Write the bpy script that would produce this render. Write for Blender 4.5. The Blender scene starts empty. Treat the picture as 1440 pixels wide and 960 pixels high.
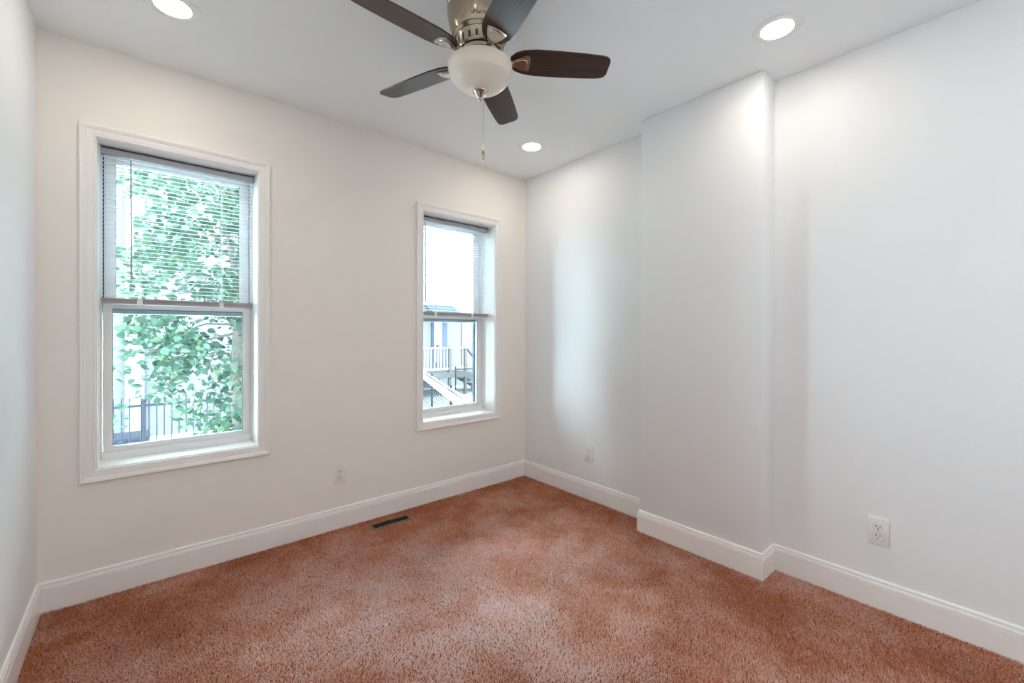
import bpy, bmesh, math, random
import numpy as np
from mathutils import Vector, Matrix

random.seed(7)
PI = math.pi
scene = bpy.context.scene
COL = scene.collection

# ------------------------------------------------------------------ camera
W, BACK, H = 2.75, -4.1, 2.44            # room width, back wall, ceiling height
YAW, PITCH, ROLL = 0.7078, -0.0035, 0.0031
cam_data = bpy.data.cameras.new('camera')
cam = bpy.data.objects.new('camera', cam_data)
COL.objects.link(cam)
fw = Vector((math.sin(YAW), math.cos(YAW), 0)); rt = Vector((math.cos(YAW), -math.sin(YAW), 0)); up = Vector((0, 0, 1))
fw2 = math.cos(PITCH) * fw + math.sin(PITCH) * up
up2 = -math.sin(PITCH) * fw + math.cos(PITCH) * up
rt3 = math.cos(ROLL) * rt + math.sin(ROLL) * up2
up3 = -math.sin(ROLL) * rt + math.cos(ROLL) * up2
M3 = Matrix((rt3, up3, -fw2)).transposed()
cam.matrix_world = Matrix.Translation((-2.415, -2.6564, 1.1757)) @ M3.to_4x4()
cam_data.sensor_width = 36.0
cam_data.lens = 607.46 / 1440 * 36
cam_data.shift_y = -10.32 / 1440
cam_data.clip_start = 0.02
scene.camera = cam

# ------------------------------------------------------------------ light and exposure
SKY = 28.0           # overcast daylight
FILL_DOME = 15.5          # added fill dome, unseen in the back half of the room
LAMP = 56.0          # recessed lamps
scene.view_settings.view_transform = 'Standard'
scene.view_settings.look = 'None'
scene.view_settings.gamma = 1.0
scene.view_settings.use_curve_mapping = False
scene.view_settings.exposure = 0.45
world = bpy.data.worlds.new('overcast_sky')
scene.world = world
world.use_nodes = True
wb = world.node_tree.nodes['Background']
wb.inputs[0].default_value = (0.77, 0.92, 1.04, 1)
wb.inputs[1].default_value = SKY
scene.cycles.max_bounces = 16
scene.cycles.diffuse_bounces = 8
scene.cycles.transparent_max_bounces = 24
scene.cycles.sample_clamp_indirect = 8.0


def portal(name, x, y, z, sx, sz, rx):
    l = bpy.data.lights.new(name, 'AREA')
    l.shape = 'RECTANGLE'; l.size = sx; l.size_y = sz
    l.cycles.is_portal = True
    o = bpy.data.objects.new(name, l)
    o.location = (x, y, z)
    o.rotation_euler = (rx, 0, 0)
    COL.objects.link(o)


portal('window_portal', -2.256, .262, 1.30, .63, 1.47, -PI / 2)
portal('window_portal', -.635, .262, 1.28, .63, 1.46, -PI / 2)


# ------------------------------------------------------------------ materials
def node_mat(name):
    m = bpy.data.materials.new(name)
    m.use_nodes = True
    nt = m.node_tree
    return m, nt, nt.nodes['Principled BSDF']


def mat(name, col, rough=0.5, metal=0.0, bump=None, vary=None, **kw):
    """principled material; bump = (scale, strength, distance); vary = (scale, second colour)"""
    m, nt, b = node_mat(name)
    b.inputs['Base Color'].default_value = (*col, 1)
    b.inputs['Roughness'].default_value = rough
    b.inputs['Metallic'].default_value = metal
    for k, v in kw.items():
        b.inputs[k].default_value = v
    if bump or vary:
        tc = nt.nodes.new('ShaderNodeTexCoord')
    if bump:
        n = nt.nodes.new('ShaderNodeTexNoise'); n.inputs['Scale'].default_value = bump[0]; n.inputs['Detail'].default_value = 3
        bp = nt.nodes.new('ShaderNodeBump'); bp.inputs['Strength'].default_value = bump[1]; bp.inputs['Distance'].default_value = bump[2]
        nt.links.new(tc.outputs['Object'], n.inputs['Vector'])
        nt.links.new(n.outputs['Fac'], bp.inputs['Height'])
        nt.links.new(bp.outputs['Normal'], b.inputs['Normal'])
    if vary:
        n = nt.nodes.new('ShaderNodeTexNoise'); n.inputs['Scale'].default_value = vary[0]; n.inputs['Detail'].default_value = 3
        mx = nt.nodes.new('ShaderNodeMix'); mx.data_type = 'RGBA'
        mx.inputs[6].default_value = (*col, 1); mx.inputs[7].default_value = (*vary[1], 1)
        nt.links.new(tc.outputs['Object'], n.inputs['Vector'])
        nt.links.new(n.outputs['Fac'], mx.inputs[0])
        nt.links.new(mx.outputs[2], b.inputs['Base Color'])
    return m


def emit_mat(name, col, s):
    m, nt, b = node_mat(name)
    b.inputs['Base Color'].default_value = (*col, 1)
    b.inputs['Emission Color'].default_value = (*col, 1)
    b.inputs['Emission Strength'].default_value = s
    return m


def glass_mat(name, tint):
    m, nt, b = node_mat(name)
    nt.nodes.remove(b)
    out = nt.nodes['Material Output']
    t = nt.nodes.new('ShaderNodeBsdfTransparent'); t.inputs[0].default_value = (*tint, 1)
    g = nt.nodes.new('ShaderNodeBsdfGlossy'); g.inputs['Roughness'].default_value = 0.02
    f = nt.nodes.new('ShaderNodeFresnel'); f.inputs['IOR'].default_value = 1.35
    mx = nt.nodes.new('ShaderNodeMixShader')
    nt.links.new(f.outputs[0], mx.inputs[0]); nt.links.new(t.outputs[0], mx.inputs[1]); nt.links.new(g.outputs[0], mx.inputs[2])
    nt.links.new(mx.outputs[0], out.inputs[0])
    return m


def wood_mat(name, dark, light, rough):
    m, nt, b = node_mat(name)
    tc = nt.nodes.new('ShaderNodeTexCoord')
    mp = nt.nodes.new('ShaderNodeMapping'); mp.inputs['Scale'].default_value = (3.0, 75, 20)
    n = nt.nodes.new('ShaderNodeTexNoise'); n.inputs['Scale'].default_value = 1.0; n.inputs['Detail'].default_value = 5; n.inputs['Roughness'].default_value = .65
    cr = nt.nodes.new('ShaderNodeValToRGB')
    cr.color_ramp.elements[0].position = .36; cr.color_ramp.elements[0].color = (*dark, 1)
    cr.color_ramp.elements[1].position = .70; cr.color_ramp.elements[1].color = (*light, 1)
    nt.links.new(tc.outputs['Object'], mp.inputs[0]); nt.links.new(mp.outputs[0], n.inputs['Vector'])
    nt.links.new(n.outputs['Fac'], cr.inputs[0]); nt.links.new(cr.outputs[0], b.inputs['Base Color'])
    b.inputs['Roughness'].default_value = rough
    return m


def carpet_mat(name):
    m, nt, b = node_mat(name)
    at = nt.nodes.new('ShaderNodeAttribute'); at.attribute_name = 'tuft_tone'
    cr = nt.nodes.new('ShaderNodeValToRGB')
    e = cr.color_ramp.elements
    e[0].position = 0.0; e[0].color = (.58, .190, .065, 1)
    e[1].position = 1.0; e[1].color = (.97, .91, .92, 1)
    for p_, c_ in ((.34, (.77, .43, .275, 1)), (.68, (.91, .69, .62, 1))): e.new(p_).color = c_
    nt.links.new(at.outputs['Fac'], cr.inputs[0])
    nt.links.new(cr.outputs[0], b.inputs['Base Color'])
    b.inputs['Roughness'].default_value = .85
    b.inputs['Specular IOR Level'].default_value = .2
    b.inputs['Sheen Weight'].default_value = .6
    b.inputs['Sheen Roughness'].default_value = .5
    b.inputs['Sheen Tint'].default_value = (1, .9, .88, 1)
    out = nt.nodes['Material Output']      # fibres let some light through
    tr = nt.nodes.new('ShaderNodeBsdfTranslucent'); mx = nt.nodes.new('ShaderNodeMixShader'); mx.inputs[0].default_value = .45
    nt.links.new(cr.outputs[0], tr.inputs[0]); nt.links.new(b.outputs[0], mx.inputs[1]); nt.links.new(tr.outputs[0], mx.inputs[2])
    nt.links.new(mx.outputs[0], out.inputs[0])
    return m


def siding_mat(name, col, pitch):
    m, nt, b = node_mat(name)
    b.inputs['Base Color'].default_value = (*col, 1); b.inputs['Roughness'].default_value = .6
    tc = nt.nodes.new('ShaderNodeTexCoord')
    wv = nt.nodes.new('ShaderNodeTexWave'); wv.wave_type = 'BANDS'; wv.bands_direction = 'Z'; wv.wave_profile = 'SAW'
    wv.inputs['Scale'].default_value = 2 * PI / pitch / 20.0
    bp = nt.nodes.new('ShaderNodeBump'); bp.inputs['Strength'].default_value = .8; bp.inputs['Distance'].default_value = .012
    nt.links.new(tc.outputs['Object'], wv.inputs['Vector']); nt.links.new(wv.outputs['Fac'], bp.inputs['Height'])
    nt.links.new(bp.outputs['Normal'], b.inputs['Normal'])
    return m


M = {}
M['wall_warm_lit'] = mat('wall_paint_warm_light', (.890, .864, .815), .55, bump=(260, .12, .001))  # same wall paint, with the warm room light put into its colour
M['wall'] = mat('wall_paint_cool_light', (.850, .874, .890), .55, bump=(260, .12, .001))  # same wall paint, with the cool daylight put into its colour
M['ceiling'] = mat('ceiling_paint', (.93, .962, .985), .8, bump=(200, .1, .001))
M['trim'] = mat('white_trim_paint', (.905, .892, .875), .32, bump=(60, .04, .001))
M['vinyl'] = mat('white_vinyl', (.84, .85, .85), .35, bump=(90, .03, .001))
M['blind'] = mat('white_blind_enamel', (.86, .86, .87), .35, bump=(90, .03, .001))
def blind_mat(name, col):
    m, nt, b = node_mat(name)
    b.inputs['Base Color'].default_value = (*col, 1); b.inputs['Roughness'].default_value = .35
    out = nt.nodes['Material Output']
    tr = nt.nodes.new('ShaderNodeBsdfTranslucent'); tr.inputs[0].default_value = (*col, 1)
    n = nt.nodes.new('ShaderNodeTexNoise'); n.inputs['Scale'].default_value = 60
    mr = nt.nodes.new('ShaderNodeMapRange'); mr.inputs['To Min'].default_value = .28; mr.inputs['To Max'].default_value = .36
    mx = nt.nodes.new('ShaderNodeMixShader')
    nt.links.new(n.outputs['Fac'], mr.inputs['Value']); nt.links.new(mr.outputs[0], mx.inputs[0])
    nt.links.new(b.outputs[0], mx.inputs[1]); nt.links.new(tr.outputs[0], mx.inputs[2]); nt.links.new(mx.outputs[0], out.inputs[0])
    return m


M['slat'] = blind_mat('white_vinyl_slat', (.90, .91, .92))
M['rail'] = mat('backlit_rail_enamel', (.46, .46, .485), .35, bump=(90, .03, .001))  # white headrail greyed: backlit shade put into the colour
M['lowrail'] = mat('backlit_bottom_rail_enamel', (.40, .365, .37), .3, bump=(90, .03, .001))  # off-white bottom rail darkened: backlit shade put into the colour
M['cord'] = mat('white_cord', (.85, .85, .85), .8, bump=(900, .2, .001))
M['wand'] = mat('smoky_plastic', (.30, .31, .33), .2, bump=(60, .03, .001))
M['glass'] = glass_mat('window_glass', (.93, .985, .975))
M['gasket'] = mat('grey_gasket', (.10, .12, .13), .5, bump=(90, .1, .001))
M['rail_shade'] = mat('meeting_rail_shade_grey', (.22, .27, .28), .8, bump=(300, .2, .001))  # grey for the shade painted on the meeting rail
M['track'] = mat('grey_screen_track', (.030, .042, .044), .8, bump=(90, .1, .001), **{'Specular IOR Level': .1})
M['plate'] = mat('white_plastic', (.84, .835, .82), .3, bump=(120, .02, .001))
M['slot'] = mat('dark_slot', (.03, .028, .026), .6, bump=(90, .1, .001))
M['screw'] = mat('painted_screw', (.62, .61, .59), .4, bump=(90, .1, .001))
M['lamp'] = emit_mat('lamp_lens', (1.0, .885, .76), LAMP)
M['dome'] = emit_mat('fill_dome_glow', (.93, .97, 1.0), FILL_DOME)  # glow of the added fill dome
M['housing'] = mat('antique_nickel', (.40, .335, .25), .2, 1.0, bump=(300, .03, .001), vary=(6, (.46, .395, .305)))
M['chrome'] = mat('polished_nickel', (.60, .555, .49), .12, 1.0, bump=(40, .02, .001))
M['blade'] = wood_mat('dark_walnut', (.012, .0042, .003), (.066, .023, .012), .31)
M['bowl'] = mat('alabaster_glass', (.82, .765, .675), .25, vary=(14, (.85, .80, .72)), **{'Subsurface Weight': .25, 'Subsurface Radius': (.05, .045, .04), 'Subsurface Scale': .2})
M['carpet'] = carpet_mat('carpet_pile')
M['backing'] = mat('carpet_backing', (.20, .075, .040), .95, bump=(300, .5, .004), vary=(30, (.26, .11, .07)))
M['register'] = mat('brown_register_enamel', (.018, .013, .011), .4, bump=(200, .1, .001))
M['duct'] = mat('dark_duct', (.012, .011, .011), .7, bump=(60, .1, .001))


# ------------------------------------------------------------------ mesh helpers
def box(bm, x0, x1, y0, y1, z0, z1, bev=0.0, mi=0):
    vs = [bm.verts.new((x, y, z)) for x in (x0, x1) for y in (y0, y1) for z in (z0, z1)]
    fs = [bm.faces.new([vs[i] for i in q]) for q in ((0, 1, 3, 2), (4, 6, 7, 5), (0, 4, 5, 1), (2, 3, 7, 6), (0, 2, 6, 4), (1, 5, 7, 3))]
    for f in fs: f.material_index = mi
    if bev:
        es = {e for f in fs for e in f.edges}
        bmesh.ops.bevel(bm, geom=list(es), offset=bev, segments=2, profile=.5, affect='EDGES')


def lathe(bm, prof, n=48, cx=0, cy=0, mi=0):
    """prof: (r, z) list from one end to the other"""
    rings = []
    for r, z in prof:
        if r < 1e-6:
            rings.append([bm.verts.new((cx, cy, z))])
        else:
            rings.append([bm.verts.new((cx + r * math.cos(2 * PI * k / n), cy + r * math.sin(2 * PI * k / n), z)) for k in range(n)])
    for a, b in zip(rings, rings[1:]):
        for k in range(n):
            q = [a[k % len(a)], a[(k + 1) % len(a)], b[(k + 1) % len(b)], b[k % len(b)]]
            u = []
            for v in q:
                if v not in u: u.append(v)
            if len(u) > 2:
                f = bm.faces.new(u); f.material_index = mi


def tube(bm, pts, r, n=8, mi=0):
    pts = [Vector(p) for p in pts]
    rad = r if isinstance(r, (list, tuple)) else [r] * len(pts)
    rings = []
    for i, p in enumerate(pts):
        d = (pts[min(i + 1, len(pts) - 1)] - pts[max(i - 1, 0)]).normalized()
        a = d.orthogonal().normalized() if i == 0 else (rings[-1][1] - d * rings[-1][1].dot(d)).normalized()
        b = d.cross(a)
        rings.append(([bm.verts.new(p + rad[i] * (math.cos(2 * PI * k / n) * a + math.sin(2 * PI * k / n) * b)) for k in range(n)], a))
    for (a, _), (b, _) in zip(rings, rings[1:]):
        for k in range(n):
            f = bm.faces.new((a[k], a[(k + 1) % n], b[(k + 1) % n], b[k])); f.material_index = mi
    f = bm.faces.new(list(reversed(rings[0][0]))); f.material_index = mi
    f = bm.faces.new(rings[-1][0]); f.material_index = mi


def ball(bm, c, r, mi=0):
    g = bmesh.ops.create_icosphere(bm, subdivisions=2, radius=r, matrix=Matrix.Translation(c))
    for v in g['verts']:
        for f in v.link_faces: f.material_index = mi


def prism(bm, pts2, z0, z1, mi=0):
    """polygon pts2 (x,y) extruded from z0 to z1"""
    a = [bm.verts.new((x, y, z0)) for x, y in pts2]; b = [bm.verts.new((x, y, z1)) for x, y in pts2]
    n = len(a)
    fs = [bm.faces.new(list(reversed(a))), bm.faces.new(b)] + [bm.faces.new((a[k], a[(k + 1) % n], b[(k + 1) % n], b[k])) for k in range(n)]
    for f in fs: f.material_index = mi


def obj(name, bm, m, parent=None, smooth=None):
    me = bpy.data.meshes.new(name)
    bmesh.ops.recalc_face_normals(bm, faces=bm.faces[:])
    if smooth is not None:
        for e in bm.edges:
            e.smooth = len(e.link_faces) == 2 and e.calc_face_angle(0) < smooth
        for f in bm.faces: f.smooth = True
    bm.to_mesh(me); bm.free()
    for x in (m if isinstance(m, (list, tuple)) else [m]): me.materials.append(x)
    o = bpy.data.objects.new(name, me)
    COL.objects.link(o)
    if parent is not None: o.parent = parent
    return o


def tag(o, label, cat, group=None, kind=None):
    o['label'] = label; o['category'] = cat
    if group: o['group'] = group
    if kind: o['kind'] = kind
    return o


def empty(name, loc, label, cat, group=None, kind=None, rz=0):
    o = bpy.data.objects.new(name, None); COL.objects.link(o)
    o.location = loc; o.rotation_euler = (0, 0, rz); o.empty_display_size = .1
    return tag(o, label, cat, group, kind)


def copy_tree(o, parent=None):
    c = o.copy(); COL.objects.link(c)
    if parent is not None: c.parent = parent
    for ch in list(o.children): copy_tree(ch, c)
    return c


# ------------------------------------------------------------------ room shell
CHD, CY1, CY2 = .153, -1.196, -1.862      # projecting chase on the right wall
T = .225
WIN = {1: (-2.572, -1.939, .562, 2.036), 2: (-.950, -.319, .554, 2.010)}

bm = bmesh.new(); box(bm, -W - T, T, BACK - T, T, -.20, -.012)
tag(obj('floor', bm, M['backing']), 'bedroom floor under the rust brown carpet', 'floor', kind='structure')
bm = bmesh.new(); box(bm, -W - T, T, BACK - T, T, H, H + .2)
tag(obj('ceiling', bm, M['ceiling']), 'smooth flat white ceiling', 'ceiling', kind='structure')
bm = bmesh.new(); box(bm, -W - T, -W, BACK - T, T, -.012, H)
tag(obj('wall_left', bm, M['wall']), 'pale wall at the left edge of the view', 'wall', kind='structure')
bm = bmesh.new()
box(bm, 0, T, BACK - T, T, -.012, H)
tag(obj('wall_right', bm, M['wall']), 'long pale wall on the right with two outlets', 'wall', kind='structure')
bm = bmesh.new(); box(bm, -CHD, 0, CY2, CY1, -.012, H, .004)
tag(obj('wall_projection', bm, M['wall'], smooth=.6), 'shallow boxed-out chase projecting from the right wall', 'wall', kind='structure')
bm = bmesh.new(); box(bm, -W, 0, BACK - T, BACK, -.012, H)
tag(obj('wall_back', bm, M['wall']), 'plain wall behind the viewer', 'wall', kind='structure')
bm = bmesh.new()
JT = .012
xs = [-W, WIN[1][0] - JT, WIN[1][1] + JT, WIN[2][0] - JT, WIN[2][1] + JT, 0]
box(bm, xs[0], xs[1], 0, T, -.012, H); box(bm, xs[2], xs[3], 0, T, -.012, H); box(bm, xs[4], xs[5], 0, T, -.012, H)
for n, (a, b) in ((1, (1, 2)), (2, (3, 4))):
    box(bm, xs[a], xs[b], 0, T, -.012, WIN[n][2] - JT); box(bm, xs[a], xs[b], 0, T, WIN[n][3] + JT, H)
bmesh.ops.remove_doubles(bm, verts=bm.verts[:], dist=1e-5)
tag(obj('wall_front', bm, M['wall_warm_lit']), 'pale wall with the two windows', 'wall', kind='structure')

# baseboards: one profile swept with mitres round the room
PROF = [(0, -.010), (.0125, -.010), (.0125, .0850), (.0070, .0862), (.0070, .0894), (.0124, .0912), (.0114, .098), (.0092, .1042), (.0040, .1052),
        (.0040, .1084), (.0084, .1105), (.0075, .1150), (.0045, .1185), (0, .1195)]
path = [(-W, BACK), (-W, 0), (0, 0), (0, CY1), (-CHD, CY1), (-CHD, CY2), (0, CY2), (0, BACK), (-W, BACK)]


def sweep(bm, pts, first, last, prof):
    """sweep prof (offset to the right of travel, z) along path segments first..last-1, mitred at every corner"""
    n = len(pts)
    rings = []
    for i in range(first, last + 1):
        p = Vector(pts[i])
        d0 = (p - Vector(pts[i - 1])) if i > 0 else (p - Vector(pts[n - 2]))
        d1 = (Vector(pts[i + 1]) - p) if i < n - 1 else (Vector(pts[1]) - p)
        n0 = Vector((d0.y, -d0.x)).normalized(); n1 = Vector((d1.y, -d1.x)).normalized()
        mit = (n0 + n1) / (1 + n0.dot(n1))
        rings.append([bm.verts.new((p.x + mit.x * o, p.y + mit.y * o, z)) for o, z in prof])
    for a, b in zip(rings, rings[1:]):
        for k in range(len(prof)):
            k2 = (k + 1) % len(prof)
            bm.faces.new((a[k], a[k2], b[k2], b[k]))
    bm.faces.new(rings[0]); bm.faces.new(list(reversed(rings[-1])))


for nm, a, b, lab in (('baseboard_left', 0, 1, 'white baseboard along the left wall'), ('baseboard_front', 1, 2, 'white baseboard under the two windows'),
                      ('baseboard_right', 2, 7, 'white baseboard stepping around the chase on the right wall'),
                      ('baseboard_back', 7, 8, 'white baseboard on the wall behind the viewer')):
    bm = bmesh.new(); sweep(bm, path, a, b, PROF)
    tag(obj(nm, bm, M['trim']), lab, 'baseboard', kind='structure')


# ------------------------------------------------------------------ windows
def frame_sweep(bm, l, r, b, t, prof):
    """picture-frame moulding round the opening; prof = (outward distance, y)"""
    rings = [[bm.verts.new((x + sx * u, y, z + sz * u)) for u, y in prof]
             for x, z, sx, sz in ((l, b, -1, -1), (r, b, 1, -1), (r, t, 1, 1), (l, t, -1, 1))]
    n = len(prof)
    for i in range(4):
        A, B = rings[i], rings[(i + 1) % 4]
        for k in range(n):
            bm.faces.new((A[k], A[(k + 1) % n], B[(k + 1) % n], B[k]))


CASING = [(0, 0), (0, -.0085), (.0015, -.0105), (.0055, -.0115), (.0065, -.0095), (.0085, -.0095), (.010, -.0105), (.027, -.0125), (.030, -.0120),
          (.0315, -.0140), (.037, -.0165), (.0385, -.0155), (.040, -.0172), (.047, -.0185), (.0505, -.0175), (.052, -.0150), (.052, 0)]


def rect_frame(bm, x0, x1, z0, z1, y0, y1, wl, wr, wb_, wt, bev=.002):
    box(bm, x0, x0 + wl, y0, y1, z0, z1, bev); box(bm, x1 - wr, x1, y0, y1, z0, z1, bev)
    box(bm, x0 + wl - .0005, x1 - wr + .0005, y0, y1, z0, z0 + wb_, bev); box(bm, x0 + wl - .0005, x1 - wr + .0005, y0, y1, z1 - wt, z1, bev)


def make_window(n, label):
    l, r, b, t = WIN[n]
    root = empty('window_%d' % n, ((l + r) / 2, 0, b), label, 'window', kind='structure')
    root_inv = Matrix.Translation(root.location).inverted()

    def part(name, bm_, m, parent=root, **k):
        bmesh.ops.transform(bm_, matrix=root_inv, verts=bm_.verts[:])
        return obj(name, bm_, m, parent, **k)
    c = bmesh.new(); frame_sweep(c, l, r, b, t, CASING); part('casing', c, M['trim'])
    jl, jr, jb, jt = l + .004, r - .004, b + .004, t - .004
    j = bmesh.new()
    box(j, l - JT, jl, 0, .16, b - JT, t + JT); box(j, jr, r + JT, 0, .16, b - JT, t + JT)
    box(j, jl, jr, 0, .16, jt, t + JT); box(j, jl, jr, 0, .16, b - JT, jb)
    part('jamb_liner', j, M['trim'])
    f = bmesh.new()      # vinyl master frame with a sloping sill nose
    rect_frame(f, l - .002, r + .002, b - .002, t + .002, .158, .222, .014, .014, .040, .012)
    box(f, l + .012, r - .012, .150, .160, b, b + .034, .002)
    fr = part('window_frame', f, M['vinyl'])
    f = bmesh.new(); rect_frame(f, l - .010, r + .010, b - .010, t + .010, .2225, .242, .055, .053, .052, .030)
    o = part('screen_track', f, M['track'], fr); o['label'] = 'grey outer screen track'
    # lower sash, in front
    x0, x1 = l + .0145, r - .0135
    s = bmesh.new(); rect_frame(s, x0, x1, b + .0385, b + .766, .1605, .188, .034, .036, .022, .043)
    box(s, x0 + .22, x1 - .22, .1555, .1615, b + .752, b + .762, .002)
    low = part('lower_sash', s, M['vinyl'], smooth=.6)
    g = bmesh.new(); rect_frame(g, x0 + .0335, x1 - .0355, b + .060, b + .7235, .166, .170, .0022, .0035, .0025, .0045, 0)
    o = part('gasket', g, M['gasket'], low); o['label'] = 'dark glazing gasket'
    g = bmesh.new(); box(g, x0 + .030, x1 - .032, .173, .177, b + .056, b + .727); part('glass_pane', g, M['glass'], low)
    # upper sash, behind
    s = bmesh.new(); rect_frame(s, x0 + .002, x1 - .002, b + .700, t - .010, .193, .219, .042, .046, .046, .036)
    upp = part('upper_sash', s, M['vinyl'], smooth=.6)
    g = bmesh.new(); box(g, x0 + .010, x1 - .010, .1905, .1932, b + .7005, b + .7265); o = part('meeting_rail_shade', g, M['rail_shade'], upp); o['label'] = 'grey strip standing for shade on the meeting rail'  # strip added to darken the white rail seen through the glass
    g = bmesh.new(); rect_frame(g, x0 + .0435, x1 - .0475, b + .7455, t - .0445, .197, .201, .002, .003, .002, .003, 0)
    o = part('gasket', g, M['gasket'], upp); o['label'] = 'dark glazing gasket'
    g = bmesh.new(); box(g, x0 + .040, x1 - .044, .204, .208, b + .742, t - .041); part('glass_pane', g, M['glass'], upp)
    return root


make_window(1, 'left double-hung window full of green leaves')
make_window(2, 'right double-hung window near the corner looking out on a deck')


# ------------------------------------------------------------------ mini blinds
def make_blind(n, wand_off, label):
    l, r, b, t = WIN[n]
    x0, x1 = l + .0125, r - .0125
    w = (x1 - x0) / 2
    root = empty('mini_blind', ((l + r) / 2, .0925, t - .012), label, 'blind', 'half-raised mini blinds in the two windows')
    top = 0.0
    hb = bmesh.new(); box(hb, -w, w, -.0125, .0125, -.028, top - .001, .002)
    box(hb, -w - .0015, -w + .006, -.0135, .0135, -.029, 0, .002); box(hb, w - .006, w + .0015, -.0135, .0135, -.029, 0, .002)
    hr = obj('headrail', hb, M['rail'], root, smooth=.6)
    hb = bmesh.new(); box(hb, -w - .0005, w + .0035, -.0130, .0125, .0002, .0046); box(hb, w + .0017, w + .0035, -.0130, .0125, -.026, .0002)  # dark boxes draw the shaded gap above and beside the headrail
    o = obj('shadow_gap_strip', hb, M['gasket'], hr); o['label'] = 'dark strip standing for the shadow gap over the headrail'
    zlow = b + .770 - (t - .012)
    zt = -.040
    ns = 34
    sl = bmesh.new()
    for k in range(ns):
        z = zt + (zlow + .012 - zt) * k / (ns - 1)
        sec = []
        for j in range(5):
            u = (j - 2) / 2
            yy = u * .0122; zz = z + .0016 * (1 - u * u) + u * .0012
            sec.append((yy, zz))
        top_ = [[sl.verts.new((x, y, zz)) for y, zz in sec] for x in (-w + .002, w - .002)]
        bot = [[sl.verts.new((x, y, zz - .0005)) for y, zz in sec] for x in (-w + .002, w - .002)]
        for j in range(4):
            sl.faces.new((top_[0][j], top_[1][j], top_[1][j + 1], top_[0][j + 1]))
            sl.faces.new((bot[0][j + 1], bot[1][j + 1], bot[1][j], bot[0][j]))
        for q in ((0, 1), (1, 0)):
            a = [top_[0][0], top_[1][0], bot[1][0], bot[0][0]] if q == (0, 1) else [top_[1][4], top_[0][4], bot[0][4], bot[1][4]]
            sl.faces.new(a)
        for i in (0, 1):
            sl.faces.new(top_[i] + list(reversed(bot[i])))
    obj('slats', sl, M['slat'], root)
    br = bmesh.new()
    box(br, -w, w, -.0125, .0125, zlow - .009, zlow, .002); box(br, -w, w, -.0070, .0070, zlow - .0180, zlow - .008)
    box(br, -w, w, -.0125, .0125, zlow - .028, zlow - .0170, .004)
    rail = obj('bottom_rail', br, M['lowrail'], root, smooth=.6); rail['label'] = 'bottom rail with backlit shade in its colour'
    for x in (-w + .136, w - .145):
        cl = bmesh.new(); box(cl, x - .010, x + .010, -.0145, -.009, zlow - .0295, zlow - .004, .0022)
        tube(cl, [(x, -.0165, zlow - .017), (x, -.0135, zlow - .017)], .0045, 10)
        obj('cord_plug', cl, M['blind'], rail, smooth=.6)
    for x in (-w + .136, w - .145):
        ld = bmesh.new()
        for y in (-.0128, .0128):
            tube(ld, [(x, y, -.027), (x, y, zlow)], .0007, 5)
        tube(ld, [(x + .006, 0, -.027), (x + .006, 0, zlow)], .0007, 5)
        obj('ladder_cord', ld, M['cord'], root)
    wd = bmesh.new(); xw = -w + wand_off
    tube(wd, [(xw, -.018, -.040), (xw + .001, -.019, -.33), (xw + .002, -.019, -.60)], [.0024, .0026, .0034], 6)
    wand = obj('tilt_wand', wd, M['wand'], root); wand['label'] = 'slim grey tilt wand'
    hk = bmesh.new(); tube(hk, [(xw, -.012, -.022), (xw, -.018, -.026), (xw, -.018, -.043)], .0013, 6); obj('hook', hk, M['blind'], wand)
    return root


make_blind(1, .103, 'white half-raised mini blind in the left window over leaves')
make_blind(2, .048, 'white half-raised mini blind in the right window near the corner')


# ------------------------------------------------------------------ ceiling fan
FX, FY = -1.411, -1.287
fan = empty('ceiling_fan', (FX, FY, H), 'flush-mount ceiling fan with five dark walnut blades and bowl light', 'ceiling fan')
z0 = H


def fpart(name, bm_, m, parent=fan, **k):
    return obj(name, bm_, m, parent, **k)


# heights below are relative to the ceiling
def rz(z): return z - H


b_ = bmesh.new()
lathe(b_, [(0, 0), (.129, 0), (.1305, rz(2.436)), (.1305, rz(2.424)), (.1285, rz(2.4225)), (.1285, rz(2.4195)), (.1295, rz(2.418)), (.1285, rz(2.405)), (.125, rz(2.385)),
           (.119, rz(2.360)), (.111, rz(2.338)), (.1065, rz(2.328)), (.1045, rz(2.3275)), (.1045, rz(2.3245)), (.1035, rz(2.323)), (.0985, rz(2.314)), (.0960, rz(2.3135)), (.0955, rz(2.3105)),
           (.092, rz(2.305)), (.0865, rz(2.272)), (.083, rz(2.268)), (.05, rz(2.268)), (0, rz(2.268))], 72)
housing = fpart('motor_housing', b_, M['housing'], smooth=.5)
b_ = bmesh.new()     # dark cooling slots round the lower ring, each with a bright rim
for k in range(20):
    a = 2 * PI * (k + .5) / 20
    c, s = math.cos(a), math.sin(a)
    R = Matrix(((c, -s, 0), (s, c, 0), (0, 0, 1))).to_4x4() @ Matrix.Translation((.0893, 0, rz(2.2885))) @ Matrix.Rotation(.165, 4, 'Y')
    t_ = bmesh.new(); box(t_, -.003, .0013, -.0075, .0075, -.0130, .0130, .002, 0); box(t_, -.003, .0019, -.0046, .0046, -.0105, .0105, 0, 1)
    me_ = bpy.data.meshes.new('tmp'); t_.to_mesh(me_); t_.free(); me_.transform(R); b_.from_mesh(me_); bpy.data.meshes.remove(me_)
o = fpart('vent_slots', b_, [M['chrome'], M['slot']], housing); o['label'] = 'ring of dark cooling slots'

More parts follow.
